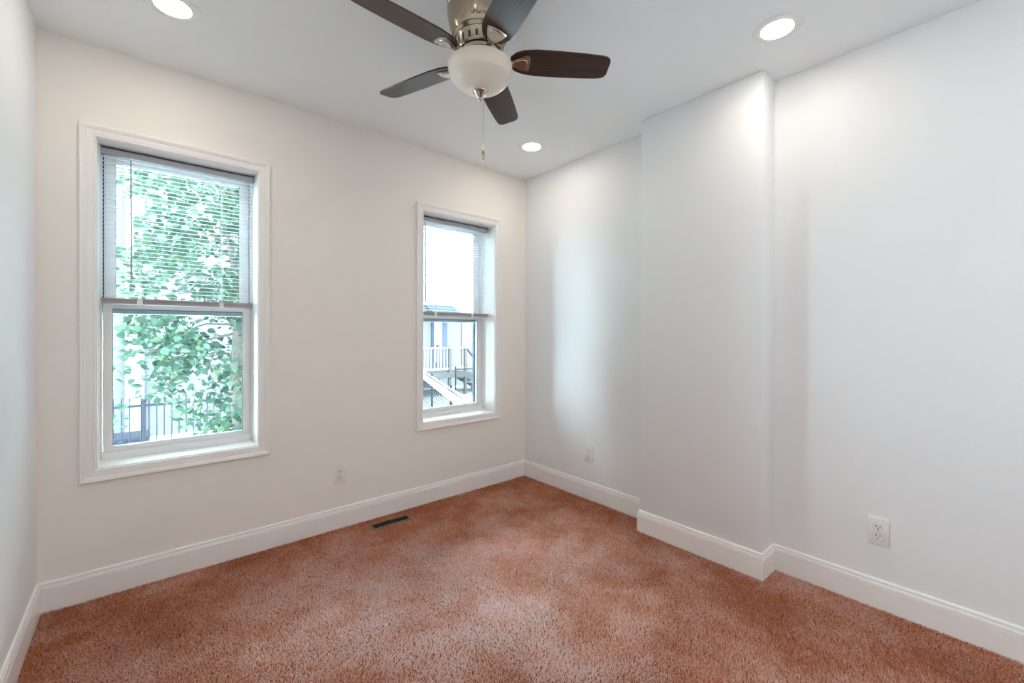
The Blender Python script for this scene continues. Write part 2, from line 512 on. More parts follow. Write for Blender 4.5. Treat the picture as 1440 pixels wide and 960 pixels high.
# script logo on the housing, as thin raised strokes (letters drawn as pen strokes)
strokes = [
    # H with a looped flourish
    [(-.10, .55), (-.22, .35), (-.18, .12), (.02, .20), (.25, .62), (.36, .98), (.28, .60), (.20, .25), (.12, .0)],
    [(.72, 1.0), (.60, .62), (.50, .25), (.44, 0)], [(.05, .48), (.3, .55), (.66, .55)],
    [(.74, .48), (.70, .2), (.72, .03), (.82, .02), (.94, .2), (1.02, .48), (.97, .2), (1.0, .02), (1.08, .08)],
    [(1.16, .48), (1.11, .2), (1.08, 0), (1.16, .28), (1.28, .46), (1.36, .42), (1.33, .2), (1.34, .02), (1.42, .06)],
    [(1.68, .82), (1.60, .45), (1.55, .15), (1.60, .0), (1.70, .06)], [(1.50, .52), (1.82, .56)],
    [(1.80, .22), (1.95, .30), (2.0, .42), (1.92, .48), (1.82, .34), (1.80, .12), (1.88, .0), (2.02, .08)],
    [(2.14, .46), (2.10, .2), (2.08, 0), (2.14, .28), (2.24, .46), (2.34, .44)]]


def house_r(z):
    pr = [(2.338, .111), (2.360, .119), (2.385, .125)]
    for (za, ra), (zb_, rb) in zip(pr, pr[1:]):
        if z <= zb_: return ra + (rb - ra) * (z - za) / (zb_ - za)
    return .125


b_ = bmesh.new()
a0 = math.radians(233.7)
for st in strokes:
    pts = []
    for i in range(len(st) - 1):
        for q in range(3):
            u = q / 3; pts.append((st[i][0] + (st[i + 1][0] - st[i][0]) * u, st[i][1] + (st[i + 1][1] - st[i][1]) * u))
    pts.append(st[-1])
    P = []
    for u, v in pts:
        z = 2.3415 + v * .0160
        a = a0 + math.radians(-13.5) + (u * .0235) / .116
        r_ = house_r(z) + .0003
        P.append((r_ * math.cos(a), r_ * math.sin(a), rz(z)))
    tube(b_, P, .00095, 5)
o = fpart('script_logo', b_, M['slot'], housing); o['label'] = 'dark handwritten maker logo'

b_ = bmesh.new()
lathe(b_, [(0, rz(2.2685)), (.070, rz(2.2685)), (.078, rz(2.264)), (.078, rz(2.252)), (.066, rz(2.247)), (.045, rz(2.246)), (.045, rz(2.236)), (.075, rz(2.232)), (.098, rz(2.226)), (.098, rz(2.222)), (0, rz(2.222))], 60)
fpart('flywheel', b_, M['chrome'], smooth=.5)
b_ = bmesh.new()
lathe(b_, [(.100, rz(2.2235)), (.119, rz(2.2225)), (.1245, rz(2.218)), (.1255, rz(2.212)), (.1250, rz(2.200)), (.1225, rz(2.186)), (.1165, rz(2.170)), (.1135, rz(2.1645)), (.1115, rz(2.163)), (.1060, rz(2.156)),
           (.0920, rz(2.1425)), (.072, rz(2.130)), (.050, rz(2.122)), (.025, rz(2.118)), (0, rz(2.117)), ], 72)
bowl = fpart('light_bowl', b_, M['bowl'], smooth=.6); bowl['label'] = 'cream frosted glass bowl'
b_ = bmesh.new()
lathe(b_, [(0, rz(2.119)), (.0285, rz(2.119)), (.0295, rz(2.117)), (.0285, rz(2.114)), (.0265, rz(2.113)), (.0195, rz(2.104)), (.0125, rz(2.095)), (.0100, rz(2.0925)), (.0085, rz(2.0905)), (.0098, rz(2.0875)),
           (.0088, rz(2.084)), (.0052, rz(2.0815)), (0, rz(2.081))], 40)
fin = fpart('finial', b_, M['chrome'], smooth=.5)
ix, iy = .0125 * math.cos(YAW), -.0125 * math.sin(YAW)
b_ = bmesh.new()
zz = 2.112
tube(b_, [(ix, iy, rz(2.106)), (ix, iy, rz(1.885))], .00075, 6)
while zz > 1.886:
    zz -= .0042
    bmesh.ops.create_icosphere(b_, subdivisions=1, radius=.00125, matrix=Matrix.Translation((ix, iy, rz(zz))))
bmesh.ops.create_icosphere(b_, subdivisions=2, radius=.0028, matrix=Matrix.Translation((ix, iy, rz(1.972))))
ch = fpart('pull_chain', b_, M['chrome'], smooth=.8)
b_ = bmesh.new()
lathe(b_, [(0, rz(1.888)), (.0030, rz(1.887)), (.0040, rz(1.883)), (.0064, rz(1.876)), (.0070, rz(1.870)), (.0060, rz(1.857)), (.0045, rz(1.852)), (0, rz(1.851))], 20, ix, iy)
fpart('pull_fob', b_, M['housing'], ch, smooth=.7)

# one blade in its own frame: x outward from the axis, rotated about the fan axis and pitched
SPAN0, SPAN1 = .118, .521


def blade_mesh():
    out = []
    st = [(0, .022), (.02, .043), (.05, .055), (.10, .0605), (.20, .0605), (.30, .0575), (.355, .0545), (.379, .051), (.391, .043), (.397, .030)]
    for x, w_ in st: out.append((SPAN0 + x, w_))
    for x, w_ in reversed(st): out.append((SPAN0 + x, -w_))
    b = bmesh.new(); prism(b, out, -.003, .003)
    bmesh.ops.bevel(b, geom=[e for e in b.edges if abs(e.verts[0].co.z - e.verts[1].co.z) < 1e-6], offset=.0012, segments=1, affect='EDGES')
    return b


def iron_mesh():
    b = bmesh.new()
    zt_ = -.0032
    # neck sweeping down from the flywheel, then a flared, dished foot under the blade
    tube(b, [(.068, 0, .008), (.085, 0, .006), (.102, 0, .0), (.118, 0, -.006), (.132, 0, -.0075)], [.0100, .0092, .0085, .0085, .0075], 12)
    plate = [(.116, .011), (.130, .017), (.160, .030), (.183, .038), (.190, .034), (.194, .020), (.1955, 0)]
    poly = plate + [(x, -y) for x, y in reversed(plate[:-1])]
    prism(b, poly, zt_ - .0055, zt_)
    bmesh.ops.bevel(b, geom=[e for e in b.edges if all(abs(v.co.z - (zt_ - .0055)) < 1e-6 for v in e.verts)], offset=.0024, segments=2, affect='EDGES')
    # raised dish rim and boss
    inner = [(.128 + (x - .116) * .72, y * .66) for x, y in plate]
    ip = inner + [(x, -y) for x, y in reversed(inner[:-1])]
    prism(b, ip, zt_ - .0105, zt_ - .005)
    bmesh.ops.bevel(b, geom=[e for e in b.edges if all(abs(v.co.z - (zt_ - .0105)) < 1e-6 for v in e.verts)], offset=.0045, segments=3, affect='EDGES')
    return b


zb = 2.243
first_blade = first_iron = None
for k in range(5):
    a = math.radians(325.2) + k * 2 * PI / 5
    if k == 0:
        bl = fpart('blade', blade_mesh(), M['blade'], smooth=.6)
        ir = obj('blade_iron', iron_mesh(), M['chrome'], bl, smooth=.6)
        first_blade, first_iron = bl, ir
    else:
        bl = first_blade.copy(); COL.objects.link(bl); bl.parent = fan
        ir = first_iron.copy(); COL.objects.link(ir); ir.parent = bl
    # outer edge trailing low: pitch about the blade's own axis
    bl.matrix_local = Matrix.Translation((0, 0, rz(zb))) @ Matrix.Rotation(a, 4, 'Z') @ Matrix.Rotation(-math.radians(13), 4, 'X')


# ------------------------------------------------------------------ recessed lights
def make_light():
    root = empty('recessed_light', (0, 0, H), '', 'recessed light', 'recessed ceiling lights')
    b = bmesh.new()
    lathe(b, [(.0600, 0), (.0600, -.0028), (.0610, -.0030), (.084, -.0030), (.0885, -.0026), (.0905, -.0012), (.091, 0)], 56)
    obj('trim_ring', b, M['trim'], root, smooth=.6)
    b = bmesh.new()
    lathe(b, [(0, 0), (.0585, .0), (.0585, -.0029), (0, -.0030)], 48)
    o = obj('lens', b, M['lamp'], root, smooth=.6); o['label'] = 'glowing white lens'
    return root


first_light = make_light()
LIGHTS = [(-2.325, -.515, 'round recessed light glowing above the left window'),
          (-.403, -.506, 'smallest-looking recessed light glowing near the far ceiling corner'),
          (-.411, -2.003, 'round recessed light glowing beside the wall chase'),
          (-2.325, -2.003, 'round recessed light over the spot where the viewer stands'),
          (-2.325, -3.49, 'added unseen recessed fill light by the back wall, near the left wall'), (-.411, -3.49, 'added unseen recessed fill light by the back wall, near the right wall')]  # back pair added out of view to light the room from behind
for i, (x, y, lab) in enumerate(LIGHTS):
    o = first_light if i == 0 else copy_tree(first_light)
    o.location = (x, y, H)
    o['label'] = lab


dome = empty('added_fill_dome', (-1.375, -3.45, H), 'added unseen fill dome on the ceiling behind the viewer', 'fill light')  # added out of view to fill the room with soft light
b = bmesh.new(); lathe(b, [(0, 0), (.215, 0), (.218, -.004), (.218, -.026), (.210, -.030), (0, -.030)], 56); obj('fill_dome_base', b, M['trim'], dome, smooth=.6)
b = bmesh.new(); lathe(b, [(.205, -.030), (.204, -.045), (.192, -.070), (.165, -.094), (.120, -.113), (.060, -.123), (0, -.126)], 56)
obj('fill_dome_shell', b, M['dome'], dome, smooth=1)

# ------------------------------------------------------------------ outlets (built facing +local -y, then turned)
def make_outlet():
    root = empty('wall_outlet', (0, 0, 0), '', 'outlet', 'duplex wall outlets')
    b = bmesh.new(); box(b, -.035, .035, -.0065, 0, -.0572, .0572, .0028)
    obj('cover_plate', b, M['plate'], root, smooth=.7)
    for s in (1, -1):
        b = bmesh.new()
        pts = []
        for k in range(32):
            a = 2 * PI * k / 32
            pts.append((.0172 * math.cos(a), max(-.0125, min(.0125, .0172 * math.sin(a)))))
        v0 = [b.verts.new((x, -.0060, z + s * .0195)) for x, z in pts]; v1 = [b.verts.new((x, -.0085, z + s * .0195)) for x, z in pts]
        b.faces.new(v1)
        for k in range(32): b.faces.new((v0[k], v0[(k + 1) % 32], v1[(k + 1) % 32], v1[k]))
        b.faces.new(list(reversed(v0)))
        rec = obj('receptacle', b, M['plate'], root)
        b = bmesh.new(); zc = s * .0195
        box(b, -.0078, -.0052, -.0088, -.0075, zc - .001, zc + .0085); box(b, .0052, .0078, -.0088, -.0075, zc - .0002, zc + .0078)
        tube(b, [(0, -.0088, zc - .0072), (0, -.0075, zc - .0072)], .0027, 12)
        o = obj('slots', b, M['slot'], rec); o['label'] = 'dark plug slots'
        b = bmesh.new()      # thin shadow reveal round the receptacle
        ring = [(1.045 * x, 1.06 * z) for x, z in pts]
        v0 = [b.verts.new((x, -.0067, z + zc)) for x, z in ring]; b.faces.new(v0)
        v1 = [b.verts.new((x, -.0060, z + zc)) for x, z in ring]
        for k in range(32): b.faces.new((v0[k], v0[(k + 1) % 32], v1[(k + 1) % 32], v1[k]))
        obj('reveal', b, M['screw'], rec)
    b = bmesh.new(); tube(b, [(0, -.0080, 0), (0, -.0060, 0)], .0030, 14); obj('screw', b, M['screw'], root)
    return root


first_outlet = make_outlet()
OUT = [((-1.5075, -.0002, .3155), 0, 'white duplex outlet between the two windows above the floor register'),
       ((-.0002, -.685, .3180), -PI / 2, 'white duplex outlet between the far corner and the chase'),
       ((-.0002, -2.272, .3235), -PI / 2, 'white duplex outlet on the wall to the right of the chase')]
for i, (loc, r_, lab) in enumerate(OUT):
    o = first_outlet if i == 0 else copy_tree(first_outlet)
    o.location = loc; o.rotation_euler = (0, 0, r_); o['label'] = lab

# ------------------------------------------------------------------ floor register, set into the carpet by the window wall
RX0, RX1, RY0, RY1 = -1.362, -1.118, -.172, -.094
reg = empty('floor_register', ((RX0 + RX1) / 2, (RY0 + RY1) / 2, -.012), 'small dark brown floor register set in the carpet by the baseboard', 'floor register')
w_, d_ = (RX1 - RX0) / 2, (RY1 - RY0) / 2
b = bmesh.new()
box(b, -w_, w_, d_ - .006, d_, 0, .0135, .001); box(b, -w_, w_, -d_, -d_ + .006, 0, .0135, .001)
box(b, -w_, -w_ + .006, -d_ + .006, d_ - .006, 0, .0135, .001); box(b, w_ - .006, w_, -d_ + .006, d_ - .006, 0, .0135, .001)
o = obj('frame', b, mat('tan_register_rim', (.34, .22, .13), .4, bump=(200, .1, .001)), reg); o['label'] = 'tan metal rim'
b = bmesh.new(); box(b, -w_ + .006, w_ - .006, -d_ + .006, d_ - .006, 0, .0015); obj('well', b, M['duct'], reg)
b = bmesh.new()
k = -w_ + .012
while k < w_ - .010:
    t_ = bmesh.new(); box(t_, -.0007, .0007, -d_ + .0062, d_ - .0062, -.0035, .0035)
    me_ = bpy.data.meshes.new('tmp'); t_.to_mesh(me_); t_.free()
    me_.transform(Matrix.Translation((k, 0, .0068)) @ Matrix.Rotation(.6 if k < 0 else -.6, 4, 'Y')); b.from_mesh(me_); bpy.data.meshes.remove(me_)
    k += .0085
box(b, -.003, .003, -d_ + .006, d_ - .006, .002, .011); box(b, -w_ + .006, w_ - .006, -.0012, .0012, .002, .0095)
obj('louvers', b, M['register'], reg)


# ------------------------------------------------------------------ carpet: cut-pile tufts standing on the floor
def smooth_noise(x, y, cell, seed):
    rs = np.random.RandomState(seed)
    g = rs.rand(128, 128)
    u = (x + 20) / cell; v = (y + 20) / cell
    i = np.floor(u).astype(int); j = np.floor(v).astype(int)
    fu = u - i; fv = v - j
    fu = fu * fu * (3 - 2 * fu); fv = fv * fv * (3 - 2 * fv)
    G = lambda a, b_: g[a % 128, b_ % 128]
    return (G(i, j) * (1 - fu) + G(i + 1, j) * fu) * (1 - fv) + (G(i, j + 1) * (1 - fu) + G(i + 1, j + 1) * fu) * fv


def make_carpet():
    rs = np.random.RandomState(3)
    xs_, ys_ = [], []
    for s, ya, yb in ((.0062, -2.95, -.013), (.0085, BACK + .016, -2.95)):      # finer where the floor is seen
        gx, gy = np.meshgrid(np.arange(-W + .016, -.013, s), np.arange(ya, yb, s))
        xs_.append(gx.ravel() + rs.uniform(-.48, .48, gx.size) * s); ys_.append(gy.ravel() + rs.uniform(-.48, .48, gx.size) * s)
    x = np.concatenate(xs_); y = np.concatenate(ys_)
    keep = (x > -W + .0145) & (x < -.0145) & (y < -.0145) & (y > BACK + .0145)
    keep &= ~((x > -CHD - .0145) & (y < CY1 + .0145) & (y > CY2 - .0145))
    keep &= ~((x > RX0 - .004) & (x < RX1 + .004) & (y > RY0 - .004) & (y < RY1 + .004))
    x = x[keep]; y = y[keep]
    # brushed patches: which way the pile lies
    wx = x + .10 * (smooth_noise(x, y, .22, 31) - .5); wy = y + .10 * (smooth_noise(x, y, .22, 32) - .5)
    patch = .40 * smooth_noise(wx, wy, .24, 1) + .34 * smooth_noise(wx, wy, .10, 2) + .26 * smooth_noise(wx, wy, .045, 3)
    patch = np.clip((patch - .5) * 2.3 + .5, 0, 1)
    big = smooth_noise(x, y, .8, 5)
    ang = 6.28 * smooth_noise(wx, wy, .40, 4) * 1.2
    per = 3
    n = x.size
    X = np.repeat(x, per) + rs.normal(0, .0017, n * per); Y = np.repeat(y, per) + rs.normal(0, .0017, n * per)
    X = np.clip(X, -W + .0135, -.0135); Y = np.clip(Y, BACK + .0135, -.0135)
    P = np.repeat(patch, per); A = np.repeat(ang, per) + rs.normal(0, 1.1, n * per)
    N = n * per
    lean = rs.uniform(.002, .0088, N) * (.75 + .5 * P)
    hgt = rs.uniform(.0090, .0126, N)
    wd = rs.uniform(.0010, .0017, N)
    face = rs.uniform(0, 2 * PI, N)
    cx_, sx_ = np.cos(face) * wd, np.sin(face) * wd
    lx, ly = np.cos(A) * lean, np.sin(A) * lean
    tw = rs.normal(0, .0014, (2, N))
    zb_ = -.0118
    V = np.empty((N, 5, 3))
    V[:, 0] = np.stack([X - cx_, Y - sx_, np.full(N, zb_)], 1); V[:, 1] = np.stack([X + cx_, Y + sx_, np.full(N, zb_)], 1)
    mx_, my_ = X + lx * .35 + tw[0], Y + ly * .35 + tw[1]
    V[:, 2] = np.stack([mx_ + cx_, my_ + sx_, zb_ + hgt * .62], 1); V[:, 3] = np.stack([mx_ - cx_, my_ - sx_, zb_ + hgt * .62], 1)
    V[:, 4] = np.stack([X + lx, Y + ly, zb_ + hgt], 1)
    V[:, :, 0] = np.clip(V[:, :, 0], -W + .0128, -.0128); V[:, :, 1] = np.clip(V[:, :, 1], BACK + .0128, -.0128)
    base = (np.arange(N) * 5)[:, None]
    loops = (base + np.array([0, 1, 2, 3, 3, 2, 4])[None, :]).ravel().astype(np.int32)
    starts = (np.arange(N)[:, None] * 7 + np.array([0, 4])[None, :]).ravel().astype(np.int32)
    me = bpy.data.meshes.new('carpet')
    me.vertices.add(N * 5); me.vertices.foreach_set('co', V.ravel().astype(np.float32))
    me.loops.add(N * 7); me.loops.foreach_set('vertex_index', loops)
    me.polygons.add(N * 2); me.polygons.foreach_set('loop_start', starts)
    me.update(calc_edges=True)
    centre_sheen = np.exp(-(((X + 1.45 + .25 * (smooth_noise(X, Y, .5, 8) - .5)) / .85) ** 2 + ((Y + 1.15 + .25 * (smooth_noise(X, Y, .5, 9) - .5)) / .75) ** 2))   # centre lightened, edges left darker: light and shade put into the tuft tone
    tone = np.repeat(np.clip(.13 + .34 * np.repeat(patch, per) + .34 * centre_sheen + .14 * (np.repeat(big, per) - .4) + rs.normal(0, .18, N), 0, 1), 5)
    at = me.attributes.new('tuft_tone', 'FLOAT', 'POINT'); at.data.foreach_set('value', tone.astype(np.float32))
    me.materials.append(M['carpet'])
    o = bpy.data.objects.new('carpet', me); COL.objects.link(o)
    tag(o, 'mottled rust brown plush carpet covering the whole floor', 'carpet', kind='stuff')


make_carpet()

# ------------------------------------------------------------------ outside
GZ = -1.0
M['concrete'] = mat('pale_concrete', (.66, .66, .655), .85, bump=(30, .2, .004), vary=(3, (.58, .58, .58)))
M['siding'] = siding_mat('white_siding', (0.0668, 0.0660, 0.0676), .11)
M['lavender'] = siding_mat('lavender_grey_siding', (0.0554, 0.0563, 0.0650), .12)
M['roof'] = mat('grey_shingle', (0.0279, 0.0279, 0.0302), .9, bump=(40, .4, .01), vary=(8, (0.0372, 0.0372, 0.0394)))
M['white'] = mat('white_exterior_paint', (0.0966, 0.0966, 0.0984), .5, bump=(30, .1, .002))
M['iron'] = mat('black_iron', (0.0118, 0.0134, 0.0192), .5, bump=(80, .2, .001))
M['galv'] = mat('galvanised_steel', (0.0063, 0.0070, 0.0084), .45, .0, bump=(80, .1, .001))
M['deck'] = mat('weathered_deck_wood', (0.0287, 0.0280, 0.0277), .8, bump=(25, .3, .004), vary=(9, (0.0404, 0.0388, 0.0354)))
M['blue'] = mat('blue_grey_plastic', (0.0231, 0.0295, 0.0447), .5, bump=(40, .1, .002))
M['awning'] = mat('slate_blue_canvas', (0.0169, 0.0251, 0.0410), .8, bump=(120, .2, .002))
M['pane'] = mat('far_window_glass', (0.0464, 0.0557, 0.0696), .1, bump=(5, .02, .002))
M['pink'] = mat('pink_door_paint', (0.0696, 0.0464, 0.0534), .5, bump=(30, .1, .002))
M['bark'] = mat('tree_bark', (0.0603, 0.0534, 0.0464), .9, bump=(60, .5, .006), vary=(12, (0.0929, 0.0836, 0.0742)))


def leaf_mat():
    m, nt, b = node_mat('tree_leaf')
    at = nt.nodes.new('ShaderNodeAttribute'); at.attribute_name = 'leaf_tone'
    cr = nt.nodes.new('ShaderNodeValToRGB'); e = cr.color_ramp.elements
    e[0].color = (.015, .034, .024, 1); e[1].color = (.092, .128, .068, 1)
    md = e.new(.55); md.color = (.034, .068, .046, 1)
    nt.links.new(at.outputs['Fac'], cr.inputs[0]); nt.links.new(cr.outputs[0], b.inputs['Base Color'])
    b.inputs['Roughness'].default_value = .45
    out = nt.nodes['Material Output']
    tr = nt.nodes.new('ShaderNodeBsdfTranslucent'); mx = nt.nodes.new('ShaderNodeMixShader'); mx.inputs[0].default_value = .35
    nt.links.new(cr.outputs[0], tr.inputs[0]); nt.links.new(b.outputs[0], mx.inputs[1]); nt.links.new(tr.outputs[0], mx.inputs[2])
    nt.links.new(mx.outputs[0], out.inputs[0])
    return m


M['leaf'] = leaf_mat()
for k in ('leaf', 'iron', 'galv', 'deck', 'blue', 'awning', 'bark', 'roof', 'siding', 'lavender', 'pink', 'white', 'concrete'):   # weathered, matt outdoors surfaces
    M[k].node_tree.nodes['Principled BSDF'].inputs['Specular IOR Level'].default_value = .10

bm = bmesh.new(); box(bm, -12, 20, -16, 24, GZ - .2, GZ)
tag(obj('ground', bm, M['concrete']), 'pale concrete yard outside the windows', 'ground', kind='structure')


bm = bmesh.new(); box(bm, .85, 8.6, 2.0, 11.9, GZ - .1, GZ + .012)
M['dimming_slab'] = mat('dimmed_ground', (.105, .105, .108), .9, bump=(30, .2, .004), vary=(2, (.085, .087, .09)), **{'Specular IOR Level': .1})  # dark slab added over the concrete so the ground glare drowns no wires
tag(obj('ground_dimming_slab', bm, M['dimming_slab']), 'added darker slab toning down the bright ground under the chain link fences', 'ground', kind='structure')


# tree just outside the left window
def make_tree():
    root = empty('leafy_tree', (-1.55, 2.7, GZ), 'green broad-leaved tree filling the view of the left window', 'tree')
    inv = Matrix.Translation(root.location).inverted()
    b = bmesh.new()
    tube(b, [(-1.55, 2.7, GZ - .05), (-1.60, 2.75, -.2), (-1.68, 2.7, .6), (-1.62, 2.8, 1.5), (-1.75, 2.9, 2.6), (-1.7, 2.9, 3.4)], [.075, .062, .052, .042, .03, .015], 10)
    bmesh.ops.transform(b, matrix=inv, verts=b.verts[:]); obj('trunk', b, M['bark'], root, smooth=1)
    rnd = random.Random(11)
    tips = []
    b = bmesh.new()
    for k in range(34):
        z = -.15 + 3.3 * (k + .5) / 34
        a = rnd.uniform(0, 2 * PI)
        s = Vector((-1.64 + rnd.uniform(-.05, .05), 2.78, z))
        L = rnd.uniform(.55, 1.15)
        d = Vector((math.cos(a), math.sin(a) * .62, rnd.uniform(-.1, .45)))
        if z < 1.0 and d.x < -.2: L *= .72
        pts = [s]
        for q in range(1, 6):
            u = q / 5
            pts.append(s + d * L * u + Vector((rnd.uniform(-.04, .04), rnd.uniform(-.04, .04), -.22 * u * u + rnd.uniform(-.03, .03))))
        tube(b, pts, [.014, .011, .008, .006, .004, .0025], 6)
        tips.append(pts)
    bmesh.ops.transform(b, matrix=inv, verts=b.verts[:])
    # all the twigs meet at the trunk and read as one spray of branches
    o = obj('branches', b, M['bark'], root, smooth=1); o['kind'] = 'stuff'
    # long bare vines drooping into the open lower left
    b = bmesh.new()
    tube(b, [(-1.70, 2.75, 1.5), (-2.25, 2.6, 1.25), (-2.50, 2.55, .98), (-2.44, 2.55, .80), (-2.30, 2.55, .62)], [.006, .005, .004, .003, .002], 6)
    tube(b, [(-1.66, 2.72, .95), (-2.05, 2.6, .92), (-2.22, 2.55, .70), (-2.24, 2.5, .50), (-2.14, 2.5, .36)], [.006, .005, .004, .003, .002], 6)
    tube(b, [(-1.75, 2.85, 2.0), (-2.3, 2.7, 1.9), (-2.68, 2.6, 1.1), (-2.60, 2.55, .85), (-2.47, 2.5, .72)], [.006, .005, .004, .003, .002], 6)
    bmesh.ops.transform(b, matrix=inv, verts=b.verts[:]); obj('vine_stems', b, M['bark'], root, smooth=1)
    rs = np.random.RandomState(5)
    C = []
    while len(C) < 11000:
        x = rs.uniform(-2.95, -.75); y = rs.uniform(1.95, 3.55); z = rs.uniform(-.55, 3.7)
        # crown: ragged column round the trunk, open at the lower left
        ex = (x + 1.62) / (1.05 if z > .9 else .62 + .30 * max(0, z) / .9 + (.25 if x > -1.62 else 0)); ey = (y - 2.75) / .8
        ez = (z - 1.75) / 2.15
        q = ex * ex + ey * ey + ez * ez * .55
        if q < 1 - .25 * rs.rand():
            # clump the leaves so that sky shows between sprays
            h_ = math.sin(x * 7.3 + 1.2 * math.sin(z * 5)) + math.sin(z * 8.1 + 1.7 * math.cos(x * 4)) + math.sin(y * 6 + z * 3)
            if h_ > rs.uniform(-1.9, 1.0): C.append((x, y, z))
    for tx, ty, tz, sp, nn in ((-2.50, 2.55, 1.02, .10, 16), (-2.40, 2.55, .68, .10, 14), (-2.26, 2.52, .78, .13, 22), (-2.47, 2.5, .74, .09, 14), (-2.60, 2.55, .90, .10, 16), (-2.56, 2.5, .48, .09, 14), (-2.62, 2.5, .36, .08, 10)):
        for q in range(nn): C.append((tx + rs.normal(0, sp), ty + rs.normal(0, .08), tz + rs.normal(0, sp)))
    C = np.array(C); N = len(C)
    # a broad, slightly folded leaf: 8 outline points and a midrib
    shape = np.array([[0, 0, 0], [.10, .30, .02], [.36, .44, .06], [.62, .36, .05], [.84, .17, .02], [1.0, 0, -.04], [.84, -.17, .02], [.62, -.36, .05], [.36, -.44, .06], [.10, -.30, .02], [.35, 0, -.03], [.68, 0, -.03]])
    tri = [(0, 1, 10), (1, 2, 10), (2, 3, 11), (2, 11, 10), (3, 4, 11), (4, 5, 11), (5, 6, 11), (6, 7, 11), (7, 8, 11), (8, 10, 11), (8, 9, 10), (9, 0, 10)]
    size = rs.uniform(.034, .085, N)
    yaw = rs.uniform(0, 2 * PI, N); tilt = rs.normal(-.55, .45, N); roll = rs.normal(0, .5, N)
    V = shape[None] * size[:, None, None]
    c, s = np.cos(roll), np.sin(roll)
    y2 = V[:, :, 1] * c[:, None] - V[:, :, 2] * s[:, None]; z2 = V[:, :, 1] * s[:, None] + V[:, :, 2] * c[:, None]
    c, s = np.cos(tilt), np.sin(tilt)
    x3 = V[:, :, 0] * c[:, None] - z2 * s[:, None]; z3 = V[:, :, 0] * s[:, None] + z2 * c[:, None]
    c, s = np.cos(yaw), np.sin(yaw)
    x4 = x3 * c[:, None] - y2 * s[:, None]; y4 = x3 * s[:, None] + y2 * c[:, None]
    V = np.stack([x4 + C[:, 0:1], y4 + C[:, 1:2], z3 + C[:, 2:3]], 2) - np.array(root.location)[None, None]
    K = len(shape)
    loops = ((np.arange(N) * K)[:, None] + np.array(tri).ravel()[None]).ravel().astype(np.int32)
    me = bpy.data.meshes.new('leaves')
    me.vertices.add(N * K); me.vertices.foreach_set('co', V.ravel().astype(np.float32))
    me.loops.add(loops.size); me.loops.foreach_set('vertex_index', loops)
    me.polygons.add(loops.size // 3); me.polygons.foreach_set('loop_start', (np.arange(loops.size // 3) * 3).astype(np.int32))
    me.update(calc_edges=True)
    at = me.attributes.new('leaf_tone', 'FLOAT', 'POINT'); at.data.foreach_set('value', np.repeat(rs.beta(2, 2.4, N), K).astype(np.float32))
    me.materials.append(M['leaf'])
    o = bpy.data.objects.new('leaves', me); COL.objects.link(o); o.parent = root; o['kind'] = 'stuff'


make_tree()

# black iron picket fence behind the tree
fence = empty('iron_fence', (-1.6, 4.83, GZ), 'black iron picket fence beyond the left window', 'fence')
b = bmesh.new()
for z in (1.20, .12): box(b, -2.2, 2.2, -.014, .014, z - .016, z + .016, .003)
obj('fence_rail', b, M['iron'], fence)
x = -2.16; k = 0
while x < 2.16:
    if k % 16 == 0: x += .035
    b = bmesh.new(); tube(b, [(x, 0, .06), (x, 0, 1.30), (x, 0, 1.315)], [.0075, .0075, .002], 6); obj('picket', b, M['iron'], fence)
    x += .079; k += 1
for x in (-2.2, -.80, .70, 2.2):
    b = bmesh.new(); box(b, x - .019, x + .019, -.019, .019, 0, 1.26, .004); box(b, x - .032, x + .032, -.032, .032, 1.255, 1.285, .006); obj('fence_post', b, M['iron'], fence, smooth=.6)

# storage box behind the fence
sb = empty('storage_box', (-2.66, 6.55, GZ), 'low blue grey storage box behind the iron fence', 'box')
b = bmesh.new(); box(b, -.32, .32, -.25, .25, 0, .46, .012); obj('box_body', b, M['blue'], sb, smooth=.6)
b = bmesh.new(); box(b, -.34, .34, -.27, .27, .46, .53, .012); box(b, -.05, .05, -.285, -.265, .40, .50, .004); obj('box_lid', b, M['iron'], sb, smooth=.6)

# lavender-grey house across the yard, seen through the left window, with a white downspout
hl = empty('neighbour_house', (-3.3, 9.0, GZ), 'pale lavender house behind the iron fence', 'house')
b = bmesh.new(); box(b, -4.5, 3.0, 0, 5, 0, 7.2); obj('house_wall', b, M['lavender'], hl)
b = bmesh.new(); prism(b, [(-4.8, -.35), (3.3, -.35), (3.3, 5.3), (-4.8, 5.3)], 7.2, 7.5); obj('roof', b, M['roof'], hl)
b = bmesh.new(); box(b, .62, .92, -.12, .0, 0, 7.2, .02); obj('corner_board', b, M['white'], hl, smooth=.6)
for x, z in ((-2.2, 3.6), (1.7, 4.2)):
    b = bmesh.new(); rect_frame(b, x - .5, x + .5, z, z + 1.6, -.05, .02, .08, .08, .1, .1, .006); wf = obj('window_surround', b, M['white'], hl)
    b = bmesh.new(); box(b, x - .43, x + .43, -.02, .01, z + .09, z + 1.51); obj('window_glass', b, M['pane'], wf)

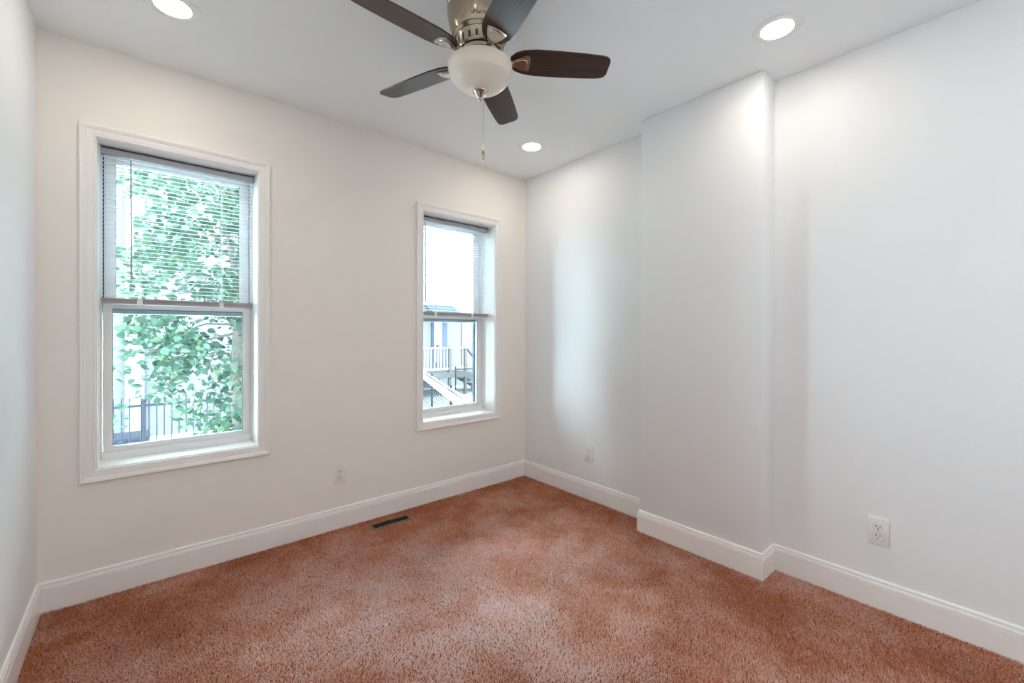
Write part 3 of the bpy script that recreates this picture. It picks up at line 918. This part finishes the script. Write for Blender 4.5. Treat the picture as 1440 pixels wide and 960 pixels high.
# white house with deck, seen through the right window
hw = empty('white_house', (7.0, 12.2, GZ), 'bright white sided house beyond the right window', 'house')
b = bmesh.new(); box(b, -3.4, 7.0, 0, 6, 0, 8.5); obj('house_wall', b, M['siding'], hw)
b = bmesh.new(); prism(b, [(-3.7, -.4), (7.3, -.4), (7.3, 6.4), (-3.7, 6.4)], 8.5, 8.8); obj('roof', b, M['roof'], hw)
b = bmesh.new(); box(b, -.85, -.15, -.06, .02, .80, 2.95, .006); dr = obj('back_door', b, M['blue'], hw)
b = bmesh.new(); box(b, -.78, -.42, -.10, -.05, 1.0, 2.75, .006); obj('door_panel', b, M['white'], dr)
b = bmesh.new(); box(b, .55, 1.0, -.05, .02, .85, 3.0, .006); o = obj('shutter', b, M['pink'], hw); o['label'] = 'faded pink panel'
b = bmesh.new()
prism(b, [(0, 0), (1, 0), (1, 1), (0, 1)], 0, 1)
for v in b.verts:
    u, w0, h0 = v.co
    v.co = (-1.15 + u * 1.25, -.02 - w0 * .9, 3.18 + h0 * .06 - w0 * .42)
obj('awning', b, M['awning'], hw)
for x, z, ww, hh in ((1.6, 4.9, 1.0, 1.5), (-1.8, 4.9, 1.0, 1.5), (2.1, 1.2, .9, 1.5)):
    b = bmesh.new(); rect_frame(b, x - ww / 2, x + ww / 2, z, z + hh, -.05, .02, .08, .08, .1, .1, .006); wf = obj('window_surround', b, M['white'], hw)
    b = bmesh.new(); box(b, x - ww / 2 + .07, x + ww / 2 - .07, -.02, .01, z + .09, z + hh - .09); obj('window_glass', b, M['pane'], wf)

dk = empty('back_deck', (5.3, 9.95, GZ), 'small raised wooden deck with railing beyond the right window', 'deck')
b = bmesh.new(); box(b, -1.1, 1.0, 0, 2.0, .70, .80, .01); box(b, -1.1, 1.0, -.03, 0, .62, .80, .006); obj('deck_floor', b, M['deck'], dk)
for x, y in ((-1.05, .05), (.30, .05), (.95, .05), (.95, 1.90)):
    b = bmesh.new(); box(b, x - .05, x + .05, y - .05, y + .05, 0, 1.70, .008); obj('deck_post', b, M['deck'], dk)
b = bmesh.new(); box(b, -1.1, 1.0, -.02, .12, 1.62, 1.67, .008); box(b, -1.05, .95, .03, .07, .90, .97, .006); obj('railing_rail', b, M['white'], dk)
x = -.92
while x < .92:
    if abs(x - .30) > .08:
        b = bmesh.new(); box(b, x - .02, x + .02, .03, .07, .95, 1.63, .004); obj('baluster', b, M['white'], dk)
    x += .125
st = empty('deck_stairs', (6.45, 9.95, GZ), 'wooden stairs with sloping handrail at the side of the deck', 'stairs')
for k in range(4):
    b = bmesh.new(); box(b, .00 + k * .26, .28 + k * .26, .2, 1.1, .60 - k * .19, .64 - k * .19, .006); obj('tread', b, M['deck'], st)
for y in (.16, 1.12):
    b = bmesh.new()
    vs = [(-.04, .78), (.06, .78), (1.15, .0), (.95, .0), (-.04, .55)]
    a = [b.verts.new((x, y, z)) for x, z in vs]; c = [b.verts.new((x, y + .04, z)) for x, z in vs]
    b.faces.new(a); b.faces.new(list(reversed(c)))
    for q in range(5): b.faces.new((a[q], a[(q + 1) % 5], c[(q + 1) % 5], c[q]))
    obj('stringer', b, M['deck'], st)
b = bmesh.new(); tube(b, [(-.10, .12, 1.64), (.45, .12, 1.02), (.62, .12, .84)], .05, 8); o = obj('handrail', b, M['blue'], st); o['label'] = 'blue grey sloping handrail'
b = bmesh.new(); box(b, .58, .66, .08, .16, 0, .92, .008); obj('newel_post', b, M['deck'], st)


# chain link fences
def chain_link(name, p0, p1, h, label, top_mat, boards, s=.075):
    p0 = Vector(p0); p1 = Vector(p1)
    L = (p1 - p0).length; ang = math.atan2(p1.y - p0.y, p1.x - p0.x)
    root = empty(name, (p0.x, p0.y, GZ), label, 'fence', rz=ang)
    n = max(1, round(L / 2.2))
    for k in range(n + 1):
        b = bmesh.new(); tube(b, [(L * k / n, 0, -.02), (L * k / n, 0, h + .05)], .024, 10); ball(b, (L * k / n, 0, h + .06), .03); obj('fence_post', b, M['galv'], root, smooth=.8)
    b = bmesh.new(); tube(b, [(0, 0, h), (L, 0, h)], .021, 10); obj('top_rail', b, top_mat, root, smooth=.8)
    for z0_, z1_ in boards:
        b = bmesh.new(); box(b, 0, L, -.035, -.015, z0_, z1_, .004); o = obj('board', b, M['white'], root); o['label'] = 'white horizontal board'
    b = bmesh.new()
    nx = int(L / s); r_ = .0034 if s < .1 else .0042
    for d in (1, -1):
        for k in range(-int(h / s), nx + int(h / s) + 1):
            xa = k * s
            za, zb2 = .03, h
            xb = xa + d * (zb2 - za)
            lo, hi = (xa, za), (xb, zb2)
            # clip to 0..L
            def at_x(X): return za + (X - xa) * d
            pts = []
            for X, Z in (lo, hi):
                if X < 0: X, Z = 0, at_x(0)
                if X > L: X, Z = L, at_x(L)
                pts.append((X, Z))
            if (pts[0][0] - pts[1][0]) ** 2 + (pts[0][1] - pts[1][1]) ** 2 < 1e-3 or min(q[1] for q in pts) < za - .01 or max(q[1] for q in pts) > h + .01: continue
            tube(b, [(pts[0][0], d * .003, pts[0][1]), (pts[1][0], d * .003, pts[1][1])], r_, 3)
    obj('wire_mesh', b, M['galv'], root)
    return root


chain_link('chain_link_fence', (3.20, 7.68, 0), (.83, 1.66, 0), 1.2, 'white topped chain link fence running towards the right window', M['white'], [(1.02, 1.17)], .13)
chain_link('chain_link_fence', (5.55, 9.55, 0), (9.2, 8.2, 0), .95, 'low galvanised chain link fence in front of the deck stairs', M['galv'], [])
